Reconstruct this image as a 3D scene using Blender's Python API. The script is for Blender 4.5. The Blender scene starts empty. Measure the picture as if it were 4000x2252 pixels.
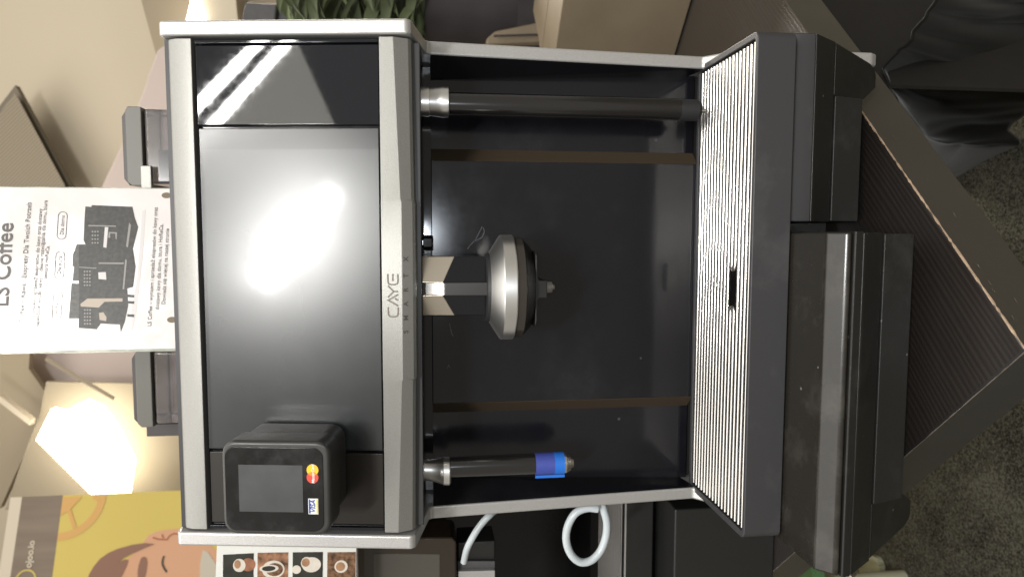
import bpy, bmesh, math, random
from math import sin, cos, pi, radians
from mathutils import Vector, Matrix
random.seed(7)
sc = bpy.context.scene
col = sc.collection

# ------------------------------------------------------------------ camera
YAW, PIT, ROL, FPX = radians(4.4052), radians(6.8822), radians(-.4167), 2653.6
CP = Vector((0.05196, -0.64274, -0.01965))
_f = Vector((-sin(YAW)*cos(PIT), cos(YAW)*cos(PIT), -sin(PIT)))
_r = Vector((cos(YAW), sin(YAW), 0)); _u = _r.cross(_f)
CR = cos(ROL)*_r + sin(ROL)*_u
CU = -sin(ROL)*_r + cos(ROL)*_u
cd = bpy.data.cameras.new('camera'); cam = bpy.data.objects.new('camera', cd); col.objects.link(cam)
cd.sensor_width = 36; cd.lens = 36*FPX/4000; cd.clip_start = .02; cd.clip_end = 60
ax, ay, az = -CU, CR, -_f                      # the photo was taken with the phone turned on its side
cam.matrix_world = Matrix(((ax.x, ay.x, az.x, CP.x), (ax.y, ay.y, az.y, CP.y), (ax.z, ay.z, az.z, CP.z), (0, 0, 0, 1)))
cd.dof.use_dof = True; cd.dof.focus_distance = .66; cd.dof.aperture_fstop = 7.5
sc.camera = cam

# ------------------------------------------------------------------ world, lamps, exposure
w = bpy.data.worlds.new('World'); sc.world = w; w.use_nodes = True
bg = w.node_tree.nodes['Background']; bg.inputs[0].default_value = (.29, .27, .24, 1); bg.inputs[1].default_value = 1.2
sc.view_settings.view_transform = 'Standard'; sc.view_settings.look = 'None'
sc.view_settings.exposure = 0; sc.view_settings.gamma = 1
sc.cycles.use_denoising = True
sc.cycles.max_bounces = 8; sc.cycles.caustics_reflective = False; sc.cycles.caustics_refractive = False
sc.cycles.sample_clamp_indirect = 6

def area(name, p0, p1, width, watts, color, target=(0, 0, 0)):
    p0, p1 = Vector(p0), Vector(p1)
    l = bpy.data.lights.new(name, 'AREA'); l.shape = 'RECTANGLE'
    l.size = (p1-p0).length; l.size_y = width; l.energy = watts; l.color = color
    o = bpy.data.objects.new(name, l); col.objects.link(o)
    c = (p0+p1)/2; x = (p1-p0).normalized(); z = (c-Vector(target)).normalized()
    y = z.cross(x).normalized(); z = x.cross(y).normalized()
    o.matrix_world = Matrix(((x.x, y.x, z.x, c.x), (x.y, y.y, z.y, c.y), (x.z, y.z, z.z, c.z), (0, 0, 0, 1)))
    return o
area('spot_lamp', (.40, -4.10, 2), (-.24, -3.05, 2), .15, 135, (1, .99, .96))
area('tube_lamp', (.50, -2.26, 2), (1.45, -3.44, 2), .055, 24, (1, .98, .94))
area('tube_lamp', (.40, -2.36, 2), (1.36, -3.54, 2), .055, 24, (1, .98, .94))
area('hall_fill', (-2.1, -1.25, 2.2), (2.1, -1.25, 2.2), 2.5, 84, (1, .975, .94), target=(0, -1.25, 0))  # added soft overhead fill, sized to whiten the grille bars
area('table_fill', (1.0, 2.35, .55), (1.8, 2.05, .55), .9, 75, (1, .93, .82), target=(.45, .55, -.5))  # added unseen light that brightens the far tabletop
fl_ = bpy.data.lights.new('phone_flash', 'POINT'); fl_.energy = 3.0; fl_.shadow_soft_size = .004; fl_.color = (.84, .91, 1)
flo = bpy.data.objects.new('phone_flash', fl_); col.objects.link(flo); flo.location = CP + CR*.006 + CU*.022 - _f*.004
area('hall_fill', (-1.2, 1.0, 2.6), (1.8, 1.0, 2.6), .8, 34, (1, .93, .83), target=(0, 2.0, 0))  # added fill that brightens the rear wall

# ------------------------------------------------------------------ pixel rays -> points on real planes
def ray(x, y): return _f + CR*((1126-y)/FPX) + CU*((2000-x)/FPX)
def on(x, y, pl):
    p0, n = pl; d = ray(x, y); return CP + d*((Vector(p0)-CP).dot(n)/d.dot(n))
def at(x, y, Y=None, Z=None, X=None):
    d = ray(x, y)
    if Y is not None: k = (Y-CP.y)/d.y
    elif Z is not None: k = (Z-CP.z)/d.z
    else: k = (X-CP.x)/d.x
    return CP + d*k

# ------------------------------------------------------------------ materials
def mat(name, c, rough=.5, metal=0., spec=.5, coat=0., coat_r=.05, emit=None, es=0., trans=0., ior=1.45,
        vary=None, bump=None, rvar=None, alpha=1., coords='Object', dust=None):
    """vary=(scale, amount, detail[, stretch]) colour variation; bump=(scale, strength[, stretch]); rvar=(scale, lo, hi) smudges"""
    m = bpy.data.materials.new(name); m.use_nodes = True; nt = m.node_tree; N = nt.nodes; L = nt.links
    b = N['Principled BSDF']
    b.inputs['Base Color'].default_value = (*c, 1); b.inputs['Roughness'].default_value = rough
    b.inputs['Metallic'].default_value = metal; b.inputs['IOR'].default_value = ior
    b.inputs['Specular IOR Level'].default_value = spec
    b.inputs['Coat Weight'].default_value = coat; b.inputs['Coat Roughness'].default_value = coat_r
    b.inputs['Transmission Weight'].default_value = trans; b.inputs['Alpha'].default_value = alpha
    if emit: b.inputs['Emission Color'].default_value = (*emit, 1); b.inputs['Emission Strength'].default_value = es
    tc = N.new('ShaderNodeTexCoord')
    def vec(stretch):
        mp = N.new('ShaderNodeMapping'); L.new(tc.outputs[coords], mp.inputs[0])
        if stretch: mp.inputs['Scale'].default_value = stretch
        return mp.outputs[0]
    if dust:
        vo = N.new('ShaderNodeTexVoronoi'); vo.inputs['Scale'].default_value = dust[0]; L.new(vec(None), vo.inputs['Vector'])
        sep = N.new('ShaderNodeSeparateColor'); L.new(vo.outputs['Color'], sep.inputs[0])
        sz = N.new('ShaderNodeMapRange'); L.new(sep.outputs[0], sz.inputs[0]); sz.inputs[1].default_value = 1-dust[1]; sz.inputs[2].default_value = 1
        sz.inputs[3].default_value = 0; sz.inputs[4].default_value = .16
        lt = N.new('ShaderNodeMath'); lt.operation = 'LESS_THAN'; L.new(vo.outputs['Distance'], lt.inputs[0]); L.new(sz.outputs[0], lt.inputs[1])
        dn = N.new('ShaderNodeTexNoise'); dn.inputs['Scale'].default_value = dust[3] if len(dust) > 3 else 9; dn.inputs['Detail'].default_value = 8
        dn.inputs['Roughness'].default_value = .7; L.new(vec(None), dn.inputs['Vector'])
        dr_ = N.new('ShaderNodeMapRange'); L.new(dn.outputs[0], dr_.inputs[0]); dr_.inputs[1].default_value = .52; dr_.inputs[2].default_value = .85
        dr_.inputs[3].default_value = 0; dr_.inputs[4].default_value = .35
        mxx = N.new('ShaderNodeMath'); mxx.operation = 'MAXIMUM'; L.new(lt.outputs[0], mxx.inputs[0]); L.new(dr_.outputs[0], mxx.inputs[1])
        cm_ = N.new('ShaderNodeMix'); cm_.data_type = 'RGBA'; cm_.inputs[6].default_value = (*c, 1); cm_.inputs[7].default_value = (*dust[2], 1)
        L.new(mxx.outputs[0], cm_.inputs[0]); L.new(cm_.outputs[2], b.inputs['Base Color'])
    if vary:
        n = N.new('ShaderNodeTexNoise'); n.inputs['Scale'].default_value = vary[0]; n.inputs['Detail'].default_value = vary[2]
        L.new(vec(vary[3] if len(vary) > 3 else None), n.inputs['Vector'])
        r = N.new('ShaderNodeMapRange'); L.new(n.outputs[0], r.inputs[0])
        r.inputs[1].default_value = .3; r.inputs[2].default_value = .7
        r.inputs[3].default_value = 1-vary[1]; r.inputs[4].default_value = 1+vary[1]
        mx = N.new('ShaderNodeMix'); mx.data_type = 'RGBA'; mx.blend_type = 'MULTIPLY'; mx.inputs[0].default_value = 1
        mx.inputs[6].default_value = (*c, 1); L.new(r.outputs[0], mx.inputs[7]); L.new(mx.outputs[2], b.inputs['Base Color'])
    if bump:
        n = N.new('ShaderNodeTexNoise'); n.inputs['Scale'].default_value = bump[0]; n.inputs['Detail'].default_value = 3
        L.new(vec(bump[2] if len(bump) > 2 else None), n.inputs['Vector'])
        bp = N.new('ShaderNodeBump'); bp.inputs['Strength'].default_value = bump[1]; bp.inputs['Distance'].default_value = .001
        L.new(n.outputs[0], bp.inputs['Height']); L.new(bp.outputs[0], b.inputs['Normal'])
    if rvar:
        n = N.new('ShaderNodeTexNoise'); n.inputs['Scale'].default_value = rvar[0]; n.inputs['Detail'].default_value = 6
        n.inputs['Roughness'].default_value = .65
        L.new(vec(rvar[3] if len(rvar) > 3 else None), n.inputs['Vector'])
        r = N.new('ShaderNodeMapRange'); L.new(n.outputs[0], r.inputs[0]); r.inputs[1].default_value = .4; r.inputs[2].default_value = .75
        r.inputs[3].default_value = rvar[1]; r.inputs[4].default_value = rvar[2]; L.new(r.outputs[0], b.inputs['Roughness'])
    return m

M = {}
M['silver'] = mat('silver_paint', (.54, .53, .515), .36, .55, vary=(900, .09, 2), bump=(700, .12))
M['bezel'] = mat('champagne_grey_paint', (.275, .27, .252), .40, .45, vary=(1100, .09, 2), bump=(800, .12))
M['lip'] = mat('dark_grey_plastic', (.055, .055, .056), .42)
M['bronze'] = mat('bronze_gloss', (.11, .082, .055), .28, .4, coat=.6, coat_r=.1, bump=(22, .8, (1, 1, .25)), rvar=(8, .10, .25, (1, 1, .2)))
M['gloss'] = mat('gloss_black_plastic', (.010, .010, .012), .09, spec=.55, rvar=(9, .07, .17))
M['back'] = mat('gloss_black_back', (.008, .008, .0105), .15, spec=.6, rvar=(7, .11, .24), dust=(80, .025, (.055, .057, .066), 6))
M['glass'] = mat('black_glass', (.010, .011, .014), .03, spec=.75, rvar=(160, .02, .05))
M['screen'] = mat('matte_screen', (.015, .016, .017), .23, spec=.6, coat=.10, coat_r=.09, rvar=(7, .22, .26), vary=(5, .25, 4))
M['screenin'] = mat('matte_screen_film', (.019, .021, .022), .25, spec=.68, coat=.12, coat_r=.08, rvar=(6, .235, .28), vary=(4, .3, 5))
M['panelblk'] = mat('brown_black_panel', (.020, .016, .013), .28, spec=.5)
M['plastic'] = mat('tray_plastic', (.040, .039, .041), .50, bump=(1500, .10), dust=(70, .06, (.16, .155, .15), 10))
M['module'] = mat('module_plastic', (.013, .0125, .011), .40, bump=(1500, .08), rvar=(12, .34, .48), dust=(90, .10, (.10, .095, .085), 14))
M['modlow'] = mat('module_lower_plastic', (.018, .018, .017), .48, bump=(1500, .08), dust=(90, .10, (.12, .115, .11), 14))
M['lid'] = mat('drawer_lid_plastic', (.018, .016, .013), .28, rvar=(14, .22, .36), dust=(80, .14, (.14, .13, .11), 16))
M['chrome'] = mat('chrome', (.62, .60, .57), .22, 1.0)
M['steel'] = mat('brushed_steel', (.66, .62, .56), .22, 1.0, vary=(500, .06, 2, (1, 1, .05)))
M['satin'] = mat('satin_chrome', (.96, .95, .92), .34, 1.0)
M['darkchrome'] = mat('dark_chrome', (.26, .235, .20), .10, 1.0)
M['armreflect'] = mat('chrome_bright_reflection', (.95, .87, .74), .3, 1.0)  # beige tint carries the bright reflection on the arm
M['stripreflect'] = mat('strip_dark_reflection', (.05, .047, .044), .34, .5)  # dark reflection on the centre strip, put in as colour
M['stripchrome'] = mat('strip_chrome', (.45, .44, .43), .16, 1.0)
M['tube'] = mat('black_wand', (.010, .009, .009), .2, spec=.9, coat=.5, coat_r=.12, rvar=(40, .16, .26, (1, 1, .1)))
M['rubber'] = mat('rubber', (.018, .018, .019), .55)
M['smoke'] = mat('smoky_band', (.06, .052, .042), .15, trans=.4)
M['nozzle'] = mat('nozzle_steel', (.27, .26, .25), .28, .9)
M['tape1'] = mat('blue_tape', (.052, .075, .34), .55, bump=(900, .3, (.05, 1, 1)))
M['tape2'] = mat('bright_blue_tape', (.02, .16, .62), .5, bump=(900, .3, (.05, 1, 1)))
M['term'] = mat('terminal_plastic', (.038, .036, .033), .34, bump=(1800, .05), rvar=(20, .28, .42))
M['termglass'] = mat('terminal_glass', (.013, .0125, .012), .16, spec=.5, rvar=(30, .10, .32), dust=(150, .05, (.12, .12, .12), 20))
M['lcd'] = mat('terminal_lcd', (.042, .044, .044), .42, vary=(45, .18, 4))
M['red'] = mat('sticker_red', (.78, .055, .03), .5)
M['orange'] = mat('sticker_orange', (.82, .24, .02), .5)
M['amber'] = mat('sticker_amber', (.95, .50, .01), .5)
M['white'] = mat('white_print', (.82, .82, .80), .5)
M['navy'] = mat('sticker_navy', (.03, .06, .28), .5)
M['logo'] = mat('logo_print', (.15, .125, .10), .5)
M['paper'] = mat('sign_paper', (.74, .70, .68), .2, spec=.7, vary=(9, .03, 4), bump=(45, .35), rvar=(25, .08, .3))
M['acryl'] = mat('acrylic_edge', (.58, .60, .52), .12, trans=.3, vary=(60, .3, 4))
M['ink'] = mat('sign_ink', (.085, .078, .072), .4)
M['inkpale'] = mat('sign_ink_worn', (.22, .20, .17), .45, vary=(90, .5, 4))
M['photo1'] = mat('printed_machine_dark', (.040, .038, .034), .4, vary=(260, .4, 5))
M['photo2'] = mat('printed_machine_mid', (.085, .082, .076), .4, vary=(260, .3, 5))
M['photo3'] = mat('printed_tray', (.26, .25, .235), .4)
M['photo4'] = mat('printed_panel_beige', (.42, .35, .28), .4)
M['shadowprint'] = mat('printed_grey', (.60, .57, .56), .4)
M['hopper'] = mat('smoked_hopper', (.36, .34, .36), .14, trans=.78, vary=(30, .25, 5))
M['hopin'] = mat('hopper_inner_grey', (.13, .13, .14), .5, vary=(40, .2, 4))
M['hoplid'] = mat('hopper_lid', (.135, .13, .115), .42)
M['hoplid2'] = mat('hopper_lid_top', (.060, .052, .050), .45)
M['tubeclear'] = mat('silicone_hose', (.70, .77, .80), .28, trans=.25, vary=(40, .08, 3))
M['nbr'] = mat('neighbour_black', (.009, .009, .009), .22, rvar=(5, .16, .34))
M['nbr2'] = mat('neighbour_black_matt', (.018, .018, .017), .42)
M['nbrscr'] = mat('neighbour_screen', (.085, .078, .066), .22)
M['nbrgloss'] = mat('neighbour_screen_gloss', (.03, .022, .015), .10, spec=.8)
M['wall'] = mat('beige_wall', (.62, .545, .42), .8, vary=(1.1, .035, 3))
M['lilac'] = mat('lilac_panel', (.56, .47, .43), .7, vary=(2, .03, 3))
M['taupe'] = mat('taupe_wall', (.33, .275, .195), .8, vary=(2, .06, 3))
M['meshdark'] = mat('mesh_frame', (.17, .145, .105), .6)
M['hallgrey'] = mat('speaker_fabric', (.085, .082, .085), .7, vary=(40, .1, 3))
M['dark'] = mat('dark_furniture', (.032, .028, .031), .5, vary=(6, .35, 4))
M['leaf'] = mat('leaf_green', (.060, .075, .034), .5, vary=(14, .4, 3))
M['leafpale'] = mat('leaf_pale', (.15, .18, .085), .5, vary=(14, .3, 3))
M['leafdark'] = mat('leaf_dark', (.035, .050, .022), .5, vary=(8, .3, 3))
M['carton'] = mat('carton', (.19, .15, .10), .62, vary=(7, .12, 5))
M['yellow'] = mat('banner_yellow', (.58, .455, .115), .7, vary=(1.5, .05, 3))
M['borange'] = mat('banner_orange', (.60, .35, .115), .7)
M['bgrey'] = mat('banner_grey', (.20, .155, .115), .7, vary=(30, .16, 2, (1, 1, .1)))
M['bwhite'] = mat('banner_white', (.58, .51, .40), .7)
M['skin'] = mat('banner_skin', (.60, .33, .195), .7)
M['hair'] = mat('banner_hair', (.245, .125, .085), .7)
M['line'] = mat('banner_line', (.35, .11, .055), .7)
M['eye'] = mat('banner_eye', (.06, .05, .035), .7)
M['collar'] = mat('banner_collar', (.52, .47, .38), .7)
M['card'] = mat('flyer_card', (.72, .72, .68), .25, rvar=(20, .15, .4))
M['beans'] = mat('flyer_beans', (.16, .085, .045), .4, vary=(170, .8, 4))
M['beans2'] = mat('flyer_beans_warm', (.24, .12, .065), .4, vary=(110, .8, 4))
M['darkprint'] = mat('flyer_dark', (.035, .035, .028), .3, vary=(40, .4, 4))
M['cup'] = mat('flyer_cup', (.66, .60, .52), .35, vary=(50, .1, 3))
M['coffee'] = mat('flyer_coffee', (.36, .20, .11), .35, vary=(120, .2, 3))
M['hand'] = mat('flyer_hand', (.34, .15, .085), .35, vary=(60, .35, 3))
M['green'] = mat('green_seat', (.13, .27, .12), .6)
M['cream'] = mat('cream_base', (.52, .52, .36), .5)
M['pinkish'] = mat('pale_leg', (.55, .46, .42), .4)
M['lampglow'] = mat('lamp_diffuser', (.9, .88, .8), .5, emit=(1, .93, .78), es=9)
M['lampsoft'] = mat('lamp_soft', (.9, .85, .7), .5, emit=(1, .87, .62), es=1.6)
M['chipdark'] = mat('worn_edge_dull', (.14, .115, .09), .8, vary=(60, .3, 4))
M['chip'] = mat('bare_wood_edge', (.42, .30, .20), .8, vary=(60, .3, 4))

def wood_mat(name, base, dark, rot, ridge=True, rough=.33):
    m = bpy.data.materials.new(name); m.use_nodes = True; nt = m.node_tree; N = nt.nodes; L = nt.links
    b = N['Principled BSDF']; b.inputs['Roughness'].default_value = rough; b.inputs['Specular IOR Level'].default_value = .5
    tc = N.new('ShaderNodeTexCoord'); mp = N.new('ShaderNodeMapping'); L.new(tc.outputs['Object'], mp.inputs[0])
    mp.inputs['Rotation'].default_value = (0, 0, rot)
    st = N.new('ShaderNodeMapping'); L.new(mp.outputs[0], st.inputs[0]); st.inputs['Scale'].default_value = (1.6, 60, 1)
    n = N.new('ShaderNodeTexNoise'); n.inputs['Scale'].default_value = 4; n.inputs['Detail'].default_value = 8; n.inputs['Roughness'].default_value = .65
    L.new(st.outputs[0], n.inputs['Vector'])
    wv = N.new('ShaderNodeTexWave'); wv.wave_type = 'BANDS'; wv.bands_direction = 'Y'
    wv.inputs['Scale'].default_value = 52; wv.inputs['Distortion'].default_value = 9; wv.inputs['Detail'].default_value = 4; wv.inputs['Detail Scale'].default_value = .5
    sw = N.new('ShaderNodeMapping'); L.new(mp.outputs[0], sw.inputs[0]); sw.inputs['Scale'].default_value = (.10, 1, 1)
    L.new(sw.outputs[0], wv.inputs['Vector'])
    wa = N.new('ShaderNodeMath'); wa.operation = 'MULTIPLY_ADD'; L.new(wv.outputs[0], wa.inputs[0]); wa.inputs[1].default_value = .6; wa.inputs[2].default_value = .28
    mul = N.new('ShaderNodeMath'); mul.operation = 'MULTIPLY'; L.new(n.outputs[0], mul.inputs[0]); L.new(wa.outputs[0], mul.inputs[1])
    ramp = N.new('ShaderNodeValToRGB'); e = ramp.color_ramp.elements
    e[0].position = .12; e[0].color = (*dark, 1); e[1].position = .62; e[1].color = (*base, 1)
    n3 = N.new('ShaderNodeTexNoise'); n3.inputs['Scale'].default_value = 5; n3.inputs['Detail'].default_value = 5; L.new(tc.outputs['Object'], n3.inputs['Vector'])
    rr3 = N.new('ShaderNodeMapRange'); L.new(n3.outputs[0], rr3.inputs[0]); rr3.inputs[1].default_value = .3; rr3.inputs[2].default_value = .7; rr3.inputs[3].default_value = .26; rr3.inputs[4].default_value = .5
    L.new(rr3.outputs[0], b.inputs['Roughness'])
    b.inputs['Coat Weight'].default_value = 1; b.inputs['Coat IOR'].default_value = 1.6; b.inputs['Coat Roughness'].default_value = .33; L.new((mul if ridge else n).outputs[0], ramp.inputs[0]); L.new(ramp.outputs[0], b.inputs['Base Color'])
    bp = N.new('ShaderNodeBump'); bp.inputs['Strength'].default_value = .5 if ridge else .3; bp.inputs['Distance'].default_value = .0012
    L.new((mul if ridge else n).outputs[0], bp.inputs['Height']); L.new(bp.outputs[0], b.inputs['Normal'])
    return m
M['wood'] = wood_mat('dark_ridged_wood', (.034, .028, .024), (.018, .0145, .0125), -radians(44.5))
M['edge'] = wood_mat('worn_edge_banding', (.038, .032, .025), (.027, .0225, .018), -radians(44.5), False, .45)
M['edgedark'] = wood_mat('dark_edge_banding', (.024, .023, .022), (.012, .011, .011), radians(45), False, .45)

# carpet
def carpet():
    m = bpy.data.materials.new('speckled_carpet'); m.use_nodes = True; nt = m.node_tree; N = nt.nodes; L = nt.links
    b = N['Principled BSDF']; b.inputs['Roughness'].default_value = .95; b.inputs['Specular IOR Level'].default_value = .1
    tc = N.new('ShaderNodeTexCoord')
    n = N.new('ShaderNodeTexNoise'); n.inputs['Scale'].default_value = 210; n.inputs['Detail'].default_value = 5; n.inputs['Roughness'].default_value = .8
    L.new(tc.outputs['Object'], n.inputs['Vector'])
    r = N.new('ShaderNodeValToRGB'); e = r.color_ramp.elements
    e[0].position = .40; e[0].color = (.022, .020, .014, 1); e[1].position = .64; e[1].color = (.25, .235, .18, 1)
    n2 = N.new('ShaderNodeTexNoise'); n2.inputs['Scale'].default_value = 9; n2.inputs['Detail'].default_value = 4; L.new(tc.outputs['Object'], n2.inputs['Vector'])
    sm = N.new('ShaderNodeMath'); sm.operation = 'MULTIPLY_ADD'; L.new(n2.outputs[0], sm.inputs[0]); sm.inputs[1].default_value = .2
    ad = N.new('ShaderNodeMath'); ad.operation = 'SUBTRACT'; L.new(n.outputs[0], ad.inputs[0]); ad.inputs[1].default_value = .10; L.new(ad.outputs[0], sm.inputs[2])
    L.new(sm.outputs[0], r.inputs[0]); L.new(r.outputs[0], b.inputs['Base Color'])
    bp = N.new('ShaderNodeBump'); bp.inputs['Strength'].default_value = 1; bp.inputs['Distance'].default_value = .006
    L.new(n.outputs[0], bp.inputs['Height']); L.new(bp.outputs[0], b.inputs['Normal'])
    return m
M['carpet'] = carpet()
def cloth_mat():
    m = mat('black_satin', (.010, .010, .0088), .46, spec=.32, bump=(25, .25))
    b = m.node_tree.nodes['Principled BSDF']; b.inputs['Sheen Weight'].default_value = .10; b.inputs['Sheen Roughness'].default_value = .35
    return m
M['satincloth'] = cloth_mat()
M['dark2'] = mat('skirt_black', (.012, .010, .008), .8, vary=(60, .1, 3))
def perforated(name, base, hole, scale):
    m = bpy.data.materials.new(name); m.use_nodes = True; nt = m.node_tree; N = nt.nodes; L = nt.links
    b = N['Principled BSDF']; b.inputs['Roughness'].default_value = .7
    tc = N.new('ShaderNodeTexCoord'); wv = N.new('ShaderNodeTexWave'); wv.bands_direction = 'DIAGONAL'
    wv.inputs['Scale'].default_value = scale; L.new(tc.outputs['Object'], wv.inputs['Vector'])
    r = N.new('ShaderNodeValToRGB'); e = r.color_ramp.elements
    e[0].position = .25; e[0].color = (*hole, 1); e[1].position = .55; e[1].color = (*base, 1)
    L.new(wv.outputs[0], r.inputs[0]); L.new(r.outputs[0], b.inputs['Base Color']); return m
M['perf'] = perforated('perforated_ceiling', (.31, .265, .19), (.24, .20, .14), 60)
M['perf2'] = perforated('perforated_triangle', (.30, .255, .185), (.205, .17, .12), 40)

# ------------------------------------------------------------------ builders
ORG = {}
def thing(name, label, cat, loc, group=None):
    o = bpy.data.objects.new(name, None); col.objects.link(o); o.location = loc; o.empty_display_size = .02
    o['label'] = label; o['category'] = cat
    if group: o['group'] = group
    ORG[o.name] = Vector(loc); return o
def tag(o, label, cat, group=None):
    o['label'] = label; o['category'] = cat
    if group: o['group'] = group
    return o
def obj(name, verts, faces, m, parent=None, smooth=False, bevel=0, seg=2, label=None, kind=None, autosmooth=None, recalc=True):
    O = ORG[parent.name] if parent else Vector((0, 0, 0))
    me = bpy.data.meshes.new(name); me.from_pydata([tuple(Vector(v)-O) for v in verts], [], faces)
    if recalc:
        bm = bmesh.new(); bm.from_mesh(me); bmesh.ops.recalc_face_normals(bm, faces=bm.faces); bm.to_mesh(me); bm.free()
    me.materials.append(m)
    o = bpy.data.objects.new(name, me); col.objects.link(o)
    if parent: o.parent = parent
    ORG[o.name] = O
    if bevel:
        md = o.modifiers.new('bevel', 'BEVEL'); md.width = bevel; md.segments = seg; md.limit_method = 'ANGLE'; md.angle_limit = radians(28)
        md.harden_normals = True; smooth = True
        me.polygons.foreach_set('use_smooth', [True]*len(me.polygons))
        try: me.set_sharp_from_angle(angle=radians(30))
        except Exception: pass
    elif smooth:
        me.polygons.foreach_set('use_smooth', [True]*len(me.polygons))
        if autosmooth is not None: me.set_sharp_from_angle(angle=radians(autosmooth))
    if label: o['label'] = label
    if kind: o['kind'] = kind
    return o
def boxv(x0, x1, y0, y1, z0, z1):
    v = [(x, y, z) for x in (x0, x1) for y in (y0, y1) for z in (z0, z1)]
    f = [(0, 1, 3, 2), (4, 6, 7, 5), (0, 4, 5, 1), (2, 3, 7, 6), (0, 2, 6, 4), (1, 5, 7, 3)]
    return v, f
def box(name, d, m, parent=None, **k):
    v, f = boxv(*d); return obj(name, v, f, m, parent, **k)
def prism(name, pts, a, b, m, parent=None, fn=None, **k):
    """pts: 2-D outline; fn(u, v, t) -> 3-D point; a, b: the two depths t"""
    n = len(pts); v = [fn(p[0], p[1], a) for p in pts]+[fn(p[0], p[1], b) for p in pts]
    f = [tuple(range(n)), tuple(range(2*n-1, n-1, -1))]+[(i, (i+1) % n, n+(i+1) % n, n+i) for i in range(n)]
    return obj(name, v, f, m, parent, **k)
YZ = lambda u, v, t: (t, u, v)
def rrect(x0, x1, y0, y1, r, n=6):
    p = []
    for cx, cy, a0 in ((x1-r, y1-r, 0), (x0+r, y1-r, 90), (x0+r, y0+r, 180), (x1-r, y0+r, 270)):
        for i in range(n+1):
            a = radians(a0+90*i/n); p.append((cx+r*cos(a), cy+r*sin(a)))
    return p
def lathe(name, prof, c, m, parent=None, n=48, sx=1., sy=1., shear=(0, 0), **k):
    v = []; f = []
    for (r, z) in prof:
        for i in range(n):
            a = 2*pi*i/n; v.append((c[0]+r*cos(a)*sx+shear[0]*z, c[1]+r*sin(a)*sy+shear[1]*z, c[2]+z))
    for j in range(len(prof)-1):
        for i in range(n): f.append((j*n+i, j*n+(i+1) % n, (j+1)*n+(i+1) % n, (j+1)*n+i))
    f.append(tuple(range(n))); f.append(tuple(range((len(prof)-1)*n, len(prof)*n)))
    k.setdefault('autosmooth', 25); return obj(name, v, f, m, parent, smooth=True, **k)
def smoothpath(pts, k=8):
    P = [Vector(p) for p in pts]; P = [2*P[0]-P[1]]+P+[2*P[-1]-P[-2]]; out = []
    for i in range(1, len(P)-2):
        for j in range(k):
            t = j/k; a, b, c, d = P[i-1:i+3]
            out.append(.5*((2*b)+(c-a)*t+(2*a-5*b+4*c-d)*t*t+(3*b-a-3*c+d)*t**3))
    out.append(P[-2]); return out
def tubemesh(pts, r, n=14):
    P = [Vector(p) for p in pts]; v = []; f = []; N0 = None
    for i, p in enumerate(P):
        t = (P[min(i+1, len(P)-1)]-P[max(i-1, 0)]).normalized()
        if N0 is None: N0 = t.orthogonal().normalized()
        N0 = (N0-t*N0.dot(t)).normalized(); B = t.cross(N0)
        rr = r[i] if isinstance(r, (list, tuple)) else r
        for j in range(n):
            a = 2*pi*j/n; v.append(p+N0*rr*cos(a)+B*rr*sin(a))
    for i in range(len(P)-1):
        for j in range(n): f.append((i*n+j, i*n+(j+1) % n, (i+1)*n+(j+1) % n, (i+1)*n+j))
    f.append(tuple(range(n))); f.append(tuple(range((len(P)-1)*n, len(P)*n)))
    return v, f
def tube(name, pts, r, m, parent=None, n=14, **k):
    v, f = tubemesh(pts, r, n); return obj(name, v, f, m, parent, smooth=True, autosmooth=50, **k)

# flat things drawn on a plane that stands in the room: a frame = (origin, right, up, normal towards us)
def frame(o, right, up):
    o, right, up = Vector(o), Vector(right).normalized(), Vector(up).normalized()
    n = right.cross(up); return (o, right, up, n)      # right x up = towards the viewer
def fpt(F, u, v, t=0.): return F[0]+F[1]*u+F[2]*v+F[3]*t
def fpx(F, x, y, off=0.):
    """pixel -> (u, v) on the plane F moved off towards us"""
    p = on(x, y, (F[0]+F[3]*off, F[3]))-F[0]; return (p.dot(F[1]), p.dot(F[2]))
def plate(name, pts, F, t0, t1, m, parent=None, **k):
    return prism(name, pts, t0, t1, m, parent, fn=lambda u, v, t: fpt(F, u, v, t), **k)
def pxplate(name, px, F, t0, t1, m, parent=None, **k):
    return plate(name, [fpx(F, x, y, t1) for x, y in px], F, t0, t1, m, parent, **k)
def disc(cx, cy, r, n=36, a0=0, a1=360, ry=None):
    ry = ry or r; m = n if a1-a0 >= 360 else n+1
    return [(cx+r*cos(radians(a0+(a1-a0)*i/n)), cy+ry*sin(radians(a0+(a1-a0)*i/n))) for i in range(m)]
def ribbon(pl, wd):
    P = [Vector(p) for p in pl]; L, R = [], []
    for i, p in enumerate(P):
        a = P[i]-P[i-1] if i else P[1]-P[0]; b = P[i+1]-P[i] if i < len(P)-1 else a
        t = (a.normalized()+b.normalized()).normalized(); n = Vector((-t.y, t.x)); k = wd/2/max(.45, t.dot(b.normalized()))
        L.append(p+n*k); R.append(p-n*k)
    return L, R
def strokes(name, polylines, wd, F, t0, t1, m, parent=None):
    v, f = [], []
    for pl in polylines:
        L, R = ribbon(pl, wd)
        for i in range(len(L)-1):
            b = len(v); q = [L[i], L[i+1], R[i+1], R[i]]
            v += [fpt(F, a[0], a[1], t0) for a in q]+[fpt(F, a[0], a[1], t1) for a in q]
            f += [(b, b+1, b+2, b+3), (b+7, b+6, b+5, b+4)]+[(b+j, b+(j+1) % 4, b+4+(j+1) % 4, b+4+j) for j in range(4)]
    return obj(name, v, f, m, parent)
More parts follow.
